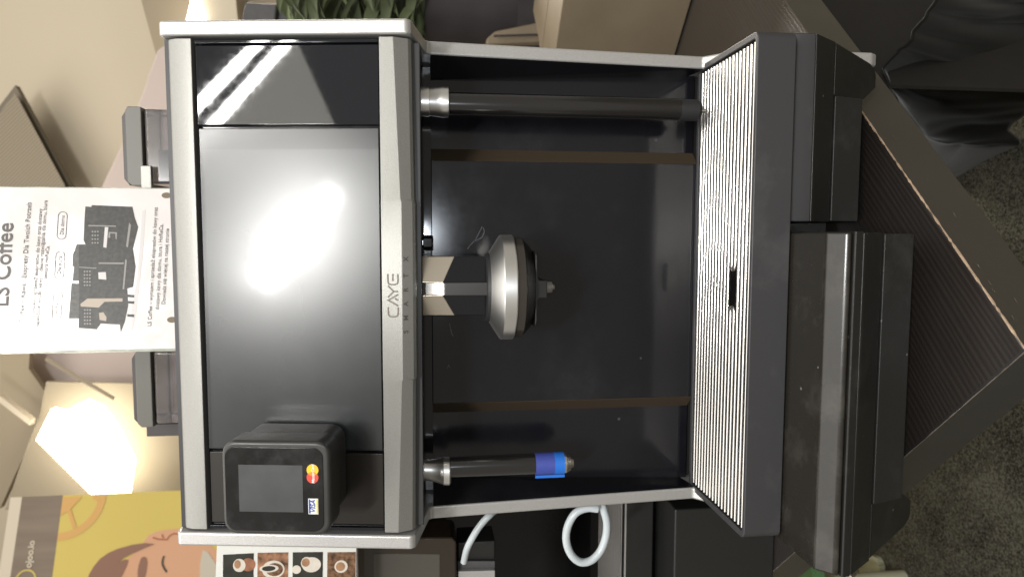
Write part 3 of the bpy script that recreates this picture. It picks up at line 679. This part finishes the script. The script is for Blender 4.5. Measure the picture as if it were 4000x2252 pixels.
text('lettering', 'VISA', TF, (v1[0]+v2[0])/2, v2[1]+hh*.30, .006, M['navy'], vs, t=t0+.0006, align='CENTER', width=(v1[0]-v2[0])*.78, bold=.0001, shear=.25)

# ================================================================== advertising sign on top
pr = at(665, 738, Y=.168); pl_ = at(685, 1375, Y=.133)
SF = frame(pl_, (pr.x-pl_.x, pr.y-pl_.y, 0), (0, 0, 1))
sg = thing('advertising_sign', 'white coffee advertising sheet in a clear acrylic stand on the machine', 'sign', ((pr.x+pl_.x)/2, (pr.y+pl_.y)/2, .2265))
def S(x, y): return fpx(SF, x, y, 0)
uL, uR = S(680, 1360)[0], S(665, 738)[0]
zt_ = SF[0].z; vb = .2268-zt_; vt = .2268+.30-zt_
sheet = plate('sheet', [(uL, vb+.003), (uR, vb+.003), (uR, vt), (uL, vt)], SF, -.0006, 0, M['paper'], sg)
plate('acrylic_back', [(uL-.0028, vb), (uR+.0012, vb), (uR+.0012, vt+.003), (uL-.0028, vt+.003)], SF, -.0040, -.0008, M['acryl'], sg)
plate('acrylic_foot', [(uL-.0028, vb-.0001), (uR+.001, vb-.0001), (uR+.001, vb+.003), (uL-.0028, vb+.003)], SF, -.06, -.0041, M['acryl'], sg)
def sline(s, xs, ys_, xe, ye, m='ink', bold=0., hfac=None):
    a, b = S(xs, ys_), S(xe, ye); wd = math.hypot(b[0]-a[0], b[1]-a[1])
    return text('lettering', s, SF, a[0], a[1], .01, M[m], sheet, t=.0004, width=wd, rot=math.atan2(b[1]-a[1], b[0]-a[0]), bold=bold)
def zp(x, y): return (x*.5171, 700+y*.5171)
def zline(s, x0, y0, x1, y1, **k):
    a, b = zp(x0, y0), zp(x1, y1); return sline(s, a[0], a[1], b[0], b[1], **k)
zline('LS Coffee', 62, 965, 100, 340, bold=.00012)
zline('LS Coffee – Kawa i Ekspresy Dla Twoich Potrzeb', 172, 1140, 238, 178)
zline('Wynajem i sprzedaż ekspresów do kawy oraz dostawy', 262, 1050, 320, 222)
zline('najwyższej jakości kawy – idealne rozwiązania dla domu, biura', 294, 1115, 358, 162)
zline('i sektora HoReCa.', 352, 768, 374, 502)
zline('LS Coffee – wynajem i sprzedaż ekspresów do kawy oraz', 1142, 1110, 1190, 215)
zline('dostawy kawy dla domu, biura i HoReCa.', 1200, 985, 1232, 340)
zline('Dowiedz się więcej na naszej stronie', 1248, 945, 1277, 376)
for s, xa, ya, yb, xr in (('HoReCa.', 440, 1018, 890, 433), ('Dla biura', 460, 716, 582, 452), ('Dla domu', 480, 420, 278, 470)):
    zline(s, xa, ya, xa+8, yb)
    yc = (ya+yb)/2; P_ = []
    hw = 70 if s != 'HoReCa.' else 72; r2 = 34
    for k in range(33):
        a = 2*pi*k/32; dy = hw*(1 if sin(a) > 0 else -1)+r2*sin(a); dx = r2*cos(a)
        x_, y_ = zp(xr+dx-(dy)*.06, yc+dy); P_.append(S(x_, y_))
    strokes('pill_outline', [P_], .0005, SF, .0002, .0004, M['ink'], sheet)
# printed picture of three dark coffee machines
def zpoly(pts, m, t, name='printed_picture'):
    return pxplate(name, [zp(*p) for p in pts], SF, 0, t, M[m], sheet)
zpoly([(1000, 1140), (990, 1000), (1040, 700), (1075, 240), (1100, 230), (1080, 560), (1030, 1000)], 'shadowprint', .00012)
zpoly([(520, 1050), (540, 785), (605, 785), (605, 1050)], 'photo2', .00016)
zpoly([(548, 765), (560, 660), (548, 655), (550, 570), (580, 490), (650, 490), (652, 765)], 'photo2', .00016)
zpoly([(632, 460), (638, 295), (645, 205), (690, 208), (693, 195), (1000, 207), (1018, 290), (1044, 360), (1002, 530), (960, 530), (650, 500)], 'photo1', .0002)
zpoly([(594, 780), (596, 500), (960, 500), (1005, 530), (1024, 660), (1005, 812), (940, 830), (600, 830)], 'photo1', .00024)
zpoly([(594, 1122), (600, 800), (960, 812), (968, 950), (940, 1080), (912, 1153), (905, 1096), (760, 1088), (730, 1132)], 'photo1', .00028)
zpoly([(608, 940), (660, 900), (925, 898), (925, 922), (790, 924), (745, 968), (610, 960)], 'photo4', .00032)
zpoly([(748, 1008), (780, 1003), (805, 1040), (802, 1070), (752, 1060)], 'photo4', .00032)
zpoly([(742, 702), (800, 700), (803, 758), (745, 752)], 'shadowprint', .00032)
zpoly([(946, 600), (958, 612), (938, 830), (926, 828)], 'photo3', .00032)
zpoly([(975, 328), (990, 345), (966, 516), (952, 505)], 'photo3', .00032)
zpoly([(792, 360), (818, 362), (804, 518), (780, 512)], 'shadowprint', .00032)
zpoly([(816, 440), (822, 398), (884, 400), (880, 455), (872, 446), (872, 410), (832, 408), (832, 442)], 'photo3', .00032)
zpoly([(745, 628), (935, 628), (935, 640), (745, 638)], 'photo3', .00032)
zpoly([(668, 345), (875, 350), (875, 358), (668, 354)], 'photo3', .00032)
zpoly([(596, 660), (728, 668), (728, 675), (596, 666)], 'photo3', .00032)
for yy in (880, 928, 1028):
    zpoly([(962, yy-11), (1014, yy-8), (1012, yy+12), (962, yy+8)], 'photo1', .0003)
dots = []
for r_i in range(3):
    for c_i in range(5):
        dots.append((642+r_i*20, 1090-c_i*26)); dots.append((640+r_i*20, 800-c_i*26))
for r_i in range(3):
    for c_i in range(4): dots.append((700+r_i*20, 480-c_i*28))
v = []; f = []
for (a, b) in dots:
    c = S(*zp(a, b)); k = len(v); P_ = disc(c[0], c[1], .00095, 8); v += [fpt(SF, p[0], p[1], .00042) for p in P_]; f.append(tuple(range(k, k+8)))
obj('printed_buttons', v, f, M['photo3'], sheet)
for a, b in ((1258, 122), (1300, 1060)):
    c = S(*zp(a, b)); plate('fixing_hole', disc(c[0], c[1], .0033, 20, ry=.0052), SF, .0, .0003, M['carton'], sheet)

# ================================================================== BACKGROUND: upper left of the photo (wall side)
def slab(name, px, Y, th, m, parent=None, **k):
    F = frame((0, Y, 0), (1, 0, 0), (0, 0, 1)); return pxplate(name, px, F, -th, 0, m, parent, **k)
o = slab('wall_panel', [(535, -60), (607, 205), (650, 330), (2700, 330), (2700, -300), (450, -300)], 2.52, .06, M['taupe']); tag(o, 'taupe wall section to the right behind the machine', 'wall panel')
cv = [(640, 175), (612, 195), (585, 270), (560, 345), (520, 450), (470, 570), (412, 690), (340, 850), (240, 1100), (150, 1330), (118, 1410), (112, 1450), (122, 1492), (150, 1515), (185, 1527), (300, 1530), (470, 1530), (900, 1500), (900, 175)]
o = slab('lilac_panel', cv, 2.25, .05, M['lilac'], bevel=.01); tag(o, 'pale lilac rounded wall panel behind the sign', 'wall panel')
tr = thing('triangular_panel', 'brown triangular perforated panel with a darker frame high on the beige wall', 'wall panel', tuple(at(150, 600, Y=2.4)))
P3 = [(60, 333), (275, 722), (300, 800), (-160, 800), (-160, 620)]
fr = slab('panel_frame', P3, 2.46, .03, M['meshdark'], tr)
slab('perforated_face', [(58, 362), (252, 722), (262, 790), (-160, 790), (-160, 655)], 2.428, .004, M['perf2'], tr)
o = slab('ceiling_grid', [(180, 1490), (700, 1500), (800, 1960), (20, 1990), (92, 1780), (158, 1610)], 2.05, .02, M['perf']); tag(o, 'perforated beige ceiling panel around the bright lamp', 'ceiling panel')
o = slab('ceiling_beam', [(-150, 1340), (118, 1340), (112, 1440), (180, 1535), (160, 1620), (92, 1780), (0, 1985), (-150, 1985)], 2.15, .03, M['taupe']); tag(o, 'dull taupe ceiling area at the top left', 'ceiling panel')
o = slab('ceiling_rail', [(-100, 1470), (0, 1545), (120, 1640), (115, 1660), (0, 1572), (-100, 1500)], 2.0, .03, M['bwhite']); tag(o, 'narrow pale ceiling rail running to the lamp', 'rail')
o = tube('support_rod', [at(180, 1400, Y=1.7), at(445, 1555, Y=1.7)], .006, M['taupe']); tag(o, 'thin slanting rod in front of the lilac panel', 'rod')
lp = thing('ceiling_lamp', 'glaring white rectangular lamp above the yellow banner', 'lamp', tuple(at(330, 1760, Y=1.95)))
slab('diffuser', [(200, 1597), (243, 1607), (330, 1565), (392, 1590), (452, 1672), (517, 1800), (497, 1940), (376, 1950), (141, 1717)], 1.93, .03, M['lampglow'], lp)
pl2 = bpy.data.lights.new('lamp_glow', 'AREA'); pl2.energy = .5; pl2.size = .45; pl2.color = (1, .85, .62)
o = bpy.data.objects.new('lamp_glow', pl2); col.objects.link(o); q = at(390, 1690, Y=1.72); o.location = q; o.rotation_euler = (radians(90), 0, 0)   # shines back onto the perforated panel
o.rotation_euler = (radians(-90), 0, 0); o.rotation_euler = (radians(90), 0, 0)
o = slab('wall_lamp', [(733, -40), (746, 0), (728, 80), (800, 80), (772, 0), (765, -40)], 2.38, .03, M['lampglow']); tag(o, 'lit wall lamp wedge behind the top right corner of the machine', 'lamp')
o = slab('wall_batten', [(775, -60), (800, 90), (930, 90), (915, -60)], 2.40, .03, M['wall']); tag(o, 'pale beige wall strip beside the lit wall lamp', 'wall panel')

# banner
b0 = at(86, 1939, Y=1.5); yw = radians(20)
BF = frame(b0, (cos(yw), sin(yw), 0), (0, 0, 1))
bn = thing('banner', 'yellow roll-up banner with a cartoon face and the name ojoo.io', 'banner', (b0.x-.4, b0.y-.14, FZ))
def bz_(x, y): return (x*.27174, 1900+y*.27174)
ur = 0.; top = fpx(BF, 41, 1939)[1]; g0_ = fpx(BF, 86, 1939)[1]; g1_ = fpx(BF, 246, 1935)[1]
LB = -1.0; zfl = FZ-BF[0].z
plate('white_header', [(LB, g0_), (ur, g0_), (ur, top), (LB, top)], BF, -.004, 0, M['bwhite'], bn)
plate('grey_band', [(LB, g1_), (ur, g1_), (ur, g0_), (LB, g0_)], BF, -.004, 0, M['bgrey'], bn)
yel = plate('yellow_print', [(LB, zfl), (ur, zfl), (ur, g1_), (LB, g1_)], BF, -.004, 0, M['yellow'], bn)
def B(pts): return [fpx(BF, *bz_(x, y)) for x, y in pts]
def bpoly(name, pts, m, t, par=None): return plate(name, B(pts), BF, 0, t, M[m], par or yel)
# orange slice
oc = fpx(BF, *bz_(905, 150)); ro = oc[0]-fpx(BF, *bz_(905, 770))[0]
ring = [(oc[0]+(ro)*cos(radians(a)), oc[1]+ro*sin(radians(a))) for a in range(180, 271, 6)]+[(oc[0]+(ro*.82)*cos(radians(a)), oc[1]+ro*.82*sin(radians(a))) for a in range(270, 179, -6)]
def clipr(p): return [(min(a, ur), min(b, g1_)) for a, b in p]
plate('orange_slice', clipr(ring), BF, 0, .001, M['borange'], yel)
strokes('slice_rib', [[(oc[0]-ro*.12, oc[1]-ro*.1), (oc[0]-ro*.72, oc[1]-ro*.36)], [(oc[0]-.001, oc[1]-ro*.7), (oc[0]-.001-ro*.10, oc[1]-ro*.85)]], ro*.09, BF, .0, .0012, M['borange'], yel)
plate('slice_core', clipr([(oc[0], oc[1]), (oc[0]-ro*.42, oc[1]), (oc[0]-ro*.30, oc[1]-ro*.2), (oc[0], oc[1]-ro*.44)]), BF, 0, .0014, M['borange'], yel)
# face
bpoly('printed_face', [(2085, 760), (2140, 690), (2250, 640), (2400, 610), (2560, 600), (2800, 620), (3200, 1000), (3200, 2200), (1500, 2200), (1600, 1500), (1800, 1060), (2000, 900)], 'skin', .001)
bpoly('printed_hair', [(2230, 820), (2090, 803), (1900, 830), (1700, 885), (1560, 945), (1440, 1030), (1350, 1140), (1290, 1240), (1230, 1400), (1200, 1800), (1600, 1800), (1750, 1290), (1830, 1120), (1850, 1050), (1800, 1040), (1715, 1075), (1780, 1020), (1900, 960), (2080, 880)], 'hair', .002)
bpoly('printed_brow', [(2070, 998), (2110, 1020), (2122, 1090), (2105, 1220), (2060, 1400), (1990, 1400), (1980, 1230), (1995, 1120), (2030, 1020)], 'hair', .002)
strokes('printed_eye', [B([(2360, 990), (2340, 1050), (2340, 1110), (2365, 1170), (2400, 1220)])], .006, BF, 0, .002, M['eye'], yel)
strokes('printed_ear_line', [B([(2200, 725), (2280, 750), (2400, 755), (2440, 700), (2500, 668), (2560, 675)]), B([(2330, 680), (2350, 730)])], .004, BF, 0, .002, M['line'], yel)
bpoly('printed_collar', [(2920, 900), (2990, 930), (3200, 1250), (3200, 2200), (2930, 2200), (2870, 1500), (2880, 1100)], 'collar', .002)
a, b = fpx(BF, *bz_(450, 1160)), fpx(BF, *bz_(508, 770))
text('lettering', 'ojoo.io', BF, a[0], a[1], .05, M['bwhite'], bn, t=.001, width=b[0]-a[0], bold=.0012)
lc = fpx(BF, *bz_(370, 1330)); strokes('logo_ring', [disc(lc[0], lc[1], .026, 28)+[disc(lc[0], lc[1], .026, 28)[0]]], .004, BF, 0, .001, M['yellow'], bn)

# ================================================================== flyer with coffee pictures, at the left of the machine
fy = thing('picture_flyer', 'white card with a column of four coffee photographs left of the machine head', 'flyer', tuple(at(1390, 2230, Y=.17)))
FF = frame((0, .17, 0), (1, 0, 0), (0, 0, 1))
pxplate('card', [(848, 2118), (1392, 2130), (1392, 2420), (835, 2420)], FF, -.001, 0, M['card'], fy, bevel=.0003)
def fz(x, y): return (700+x*.4658, 1900+y*.4658)
pics = [((368, 568), (625, 555), (622, 800), (366, 800), 'darkprint'), ((657, 552), (915, 548), (912, 800), (655, 800), 'beans2'),
        ((952, 548), (1205, 545), (1202, 800), (950, 800), 'darkprint'), ((1243, 548), (1480, 545), (1478, 800), (1240, 800), 'beans')]
PO = []
for p in pics: PO.append(pxplate('printed_photo', [fz(*q) for q in p[:4]], FF, 0, .0003, M[p[4]], fy))
def fdisc(name, x, y, r, m, t, par, ry=None, rx=None):
    c = fpx(FF, *fz(x, y)); k = r*.4658/1175.*.36
    return plate(name, disc(c[0], c[1], r*.000130*1., 26, ry=(ry or r)*.000130), FF, 0, t, M[m], par)
fdisc('printed_hand', 580, 650, 62, 'hand', .0005, PO[0]); fdisc('printed_cup', 505, 655, 62, 'cup', .0007, PO[0], ry=55); fdisc('printed_coffee', 490, 645, 40, 'coffee', .0009, PO[0], ry=28)
fdisc('printed_saucer', 790, 690, 85, 'cup', .0005, PO[1], ry=100); fdisc('printed_coffee', 800, 690, 62, 'beans', .0007, PO[1], ry=75); fdisc('printed_cup', 755, 680, 36, 'cup', .0009, PO[1], ry=85); fdisc('printed_coffee', 752, 680, 24, 'darkprint', .0011, PO[1], ry=60)
fdisc('printed_saucer', 1110, 650, 72, 'cup', .0005, PO[2], ry=85); fdisc('printed_cup', 1070, 635, 58, 'cup', .0007, PO[2], ry=52); fdisc('printed_coffee', 1062, 630, 40, 'coffee', .0009, PO[2], ry=36); fdisc('printed_cup', 985, 690, 40, 'cup', .0007, PO[2])
fdisc('printed_cup', 1358, 665, 60, 'cup', .0005, PO[3]); fdisc('printed_coffee', 1353, 665, 42, 'coffee', .0007, PO[3])

# ================================================================== neighbouring black machine (left)
nb = thing('neighbour_machine', 'black coffee machine standing left of the silver one, only its side in view', 'coffee machine', (-.62, .40, TZ))
F2 = frame((0, .22, 0), (1, 0, 0), (0, 0, 1))
hd = pxplate('display_head', [(1392, 2100), (1768, 2098), (1784, 2115), (1784, 2560), (1392, 2560)], F2, -.06, 0, M['nbrgloss'], nb, bevel=.003, seg=3)
pxplate('display', [(1460, 2162), (1717, 2163), (1717, 2560), (1460, 2560)], F2, 0, .0006, M['nbrscr'], hd)
box('back_wall', (-1.1, -.262, .62, .70, TZ, .20), M['nbr'], nb)
box('side_wall', (-.262, -.256, .135, .70, TZ, .14), M['nbr'], nb)
box('body_shelf', (-1.1, -.33, .30, .62, -.04, .10), M['nbr2'], nb)
ob = pxplate('outlet_block', [(1788, 2118), (1934, 2110), (1934, 2560), (1788, 2560)], frame((0, .24, 0), (1, 0, 0), (0, 0, 1)), -.05, 0, M['nbr2'], nb, bevel=.002)
pxplate('outlet_trim', [(1788, 2190), (1934, 2190), (1934, 2560), (1788, 2560)], frame((0, .2378, 0), (1, 0, 0), (0, 0, 1)), 0, .004, M['hallgrey'], ob, bevel=.001)
pxplate('outlet_plate', [(1790, 2230), (1934, 2226), (1934, 2560), (1790, 2560)], frame((0, .2338, 0), (1, 0, 0), (0, 0, 1)), 0, .008, M['silver'], ob, bevel=.001)
tr2 = box('drip_tray', (-.95, -.30, .300, .52, -.345, -.3035), M['nbr2'], nb, bevel=.002)
box('tray_trim', (-.95, -.30, .2988, .3012, -.3035, -.3015), M['silver'], tr2)
mbar = cyl(.0017, .6); mbar.materials[0] = M['nozzle']; O = ORG[tr2.name]
for i in range(16):
    o = bpy.data.objects.new('bar', mbar); col.objects.link(o); o.parent = tr2; o.location = Vector((-.625, .312+i*.0088, -.3005))-O
box('lower_cabinet', (-.95, -.31, .325, .62, TZ, -.3455), M['nbr'], nb)
box('lower_box', (-.60, -.325, .24, .324, TZ, -.355), M['nbr2'], nb, bevel=.003)
# hoses
hz = tube('hose', smoothpath([at(1955, 1975, Y=.17), at(1915, 2008, Y=.15), at(1880, 2045, Y=.15), at(1850, 2090, Y=.15), at(1825, 2140, Y=.155), at(1812, 2192, Y=.17)], 8), .0041, M['tubeclear'])
tag(hz, 'short clear hose curving down into the black machine', 'hose', 'hoses left of the silver machine')
pts_ = [(2325, 1955), (2335, 1985), (2290, 1983), (2245, 2005), (2216, 2060), (2213, 2115), (2232, 2165), (2268, 2193), (2310, 2186), (2345, 2150), (2366, 2095), (2370, 2040), (2358, 1990), (2345, 1950)]
hz2 = tube('hose', smoothpath([at(x, y, Y=.125+.0008*i) for i, (x, y) in enumerate(pts_[1:])], 8), .0047, M['tubeclear'])
tag(hz2, 'milky silicone hose hanging in an open loop beside the machine', 'hose', 'hoses left of the silver machine')

# ================================================================== right-hand background
cb = thing('cardboard_box', 'plain brown cardboard box on the table behind the machine', 'box', (.60, .75, TZ))
c0 = Vector((.414, .669, 0)); e1 = Vector((.7, -.72, 0)).normalized(); e2 = Vector((.72, .7, 0)).normalized()
def CB(a, b, z): return c0+e1*a+e2*b+Vector((0, 0, z))
c0 = c0-e1*.10
v = [CB(a, b, z) for a in (0, .52) for b in (0, .32) for z in (TZ+.002, -.262)]
obj('carton_body', v, boxv(0, 1, 0, 1, 0, 1)[1], M['carton'], cb, bevel=.002)
v = [CB(a, b, z) for a in (-.001, .521) for b in (.14, .18) for z in (-.2618, -.2612)]
obj('tape_strip', v, boxv(0, 1, 0, 1, 0, 1)[1], M['carton'], cb)
o = slab('dark_cabinet', [(1690, -200), (1700, 60), (1715, 300), (2190, 300), (2160, -200)], 2.2, .3, M['dark'], bevel=.01); tag(o, 'dark cabinet in the shade behind the cardboard box', 'cabinet')
ch = thing('chair', 'brown chair back in the shade between the cabinet and the box', 'chair', tuple(at(2100, 60, Y=1.0)))
slab('backrest', [(1900, 150), (1935, 120), (2150, 78), (2150, 108), (2120, 112), (2115, 165), (1900, 175)], 1.02, .03, M['carton'], ch, bevel=.005)
slab('rail', [(1930, 136), (2150, 130), (2150, 136), (1930, 141)], .985, .01, M['dark'], ch)
lsk = thing('loudspeaker', 'grey boxy loudspeaker above the potted plant', 'loudspeaker', tuple(at(1010, 60, Y=1.5)))
slab('cabinet', [(957, 8), (1082, 15), (1072, 110), (935, 110)], 1.5, .2, M['hallgrey'], lsk, bevel=.006)
slab('side_block', [(1086, 22), (1160, 22), (1165, 110), (1076, 110)], 1.52, .15, M['hallgrey'], lsk, bevel=.004)
pn = thing('potted_plant', 'leafy green plant with long arching leaves behind the machine', 'plant', tuple(at(1850, 20, Y=1.1)))
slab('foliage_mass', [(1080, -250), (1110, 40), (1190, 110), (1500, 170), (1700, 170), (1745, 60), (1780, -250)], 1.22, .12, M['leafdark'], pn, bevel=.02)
rnd = random.Random(4)
for i in range(110):
    x0 = 1120+620*rnd.random(); y0 = -160+120*rnd.random(); Y0 = .98+.2*rnd.random()
    x1 = x0+(-140+260*rnd.random()); y1 = y0+120+190*rnd.random()
    if x1 < 1080: x1 = 1085+60*rnd.random()
    A = at(x0, y0, Y=Y0); B_ = at(x1, y1, Y=Y0-.06); mid = (A+B_)/2+Vector((0, -.03, .03))
    wd = .006+.011*rnd.random(); v = []; nseg = 8
    side = Vector((.25, .2, 1)).normalized() if rnd.random() < .5 else Vector((.5, .3, .7)).normalized()
    for k in range(nseg+1):
        t = k/nseg; p = A*(1-t)**2+mid*2*t*(1-t)+B_*t*t; q = wd*sin(pi*min(1, t*.93+.07))**.7
        v += [p+side*q, p+Vector((0, .004, 0)), p-side*q]
    f = []
    for k in range(nseg):
        b = k*3; f += [(b, b+1, b+4, b+3), (b+1, b+2, b+5, b+4)]
    obj('leaf', v, f, M['leafpale' if rnd.random() < .22 and x1 < 1450 else 'leaf'], pn, smooth=True, recalc=False)
lathe('pot', [(.10, 0), (.13, .22)], (at(1850, 20, Y=1.1).x, 1.1, at(1850, 20, Y=1.1).z-.1), M['dark'], pn)

# ================================================================== below the table on the left
gs = thing('stool', 'green-seated stool half hidden under the left table edge', 'stool', (-.83, .93, FZ))
lathe('seat', [(.17, -.93), (.18, -.925), (.18, -.905), (.17, -.90)], (-.83, .93, 0), M['green'], gs, n=48)
tube('post', [(-.83, .93, FZ), (-.83, .93, -.93)], .018, M['cream'], gs)
hp_ = [(3349, 2205), (3402, 2166), (3417, 2174), (3428, 2190), (3435, 2210), (3434, 2230), (3426, 2254), (3400, 2300), (3330, 2300)]
ws = prism('floor_plate', [tuple(at(x, y, Z=FZ+.02)[:2]) for x, y in hp_], FZ+.001, FZ+.02, M['cream'], None, fn=lambda u, v_, t: (u, v_, t), bevel=.003)
tag(ws, 'cream half-round base plate on the carpet at the lower left', 'base plate')
q = at(3325, 2252, Z=-.8)
o = tube('stand_leg', [at(3312, 2262, Z=-.7), at(3330, 2236, Z=-.95), at(3345, 2225, Z=FZ+.03)], .008, M['pinkish']); tag(o, 'thin pale stand leg rising from the cream base plate', 'leg')
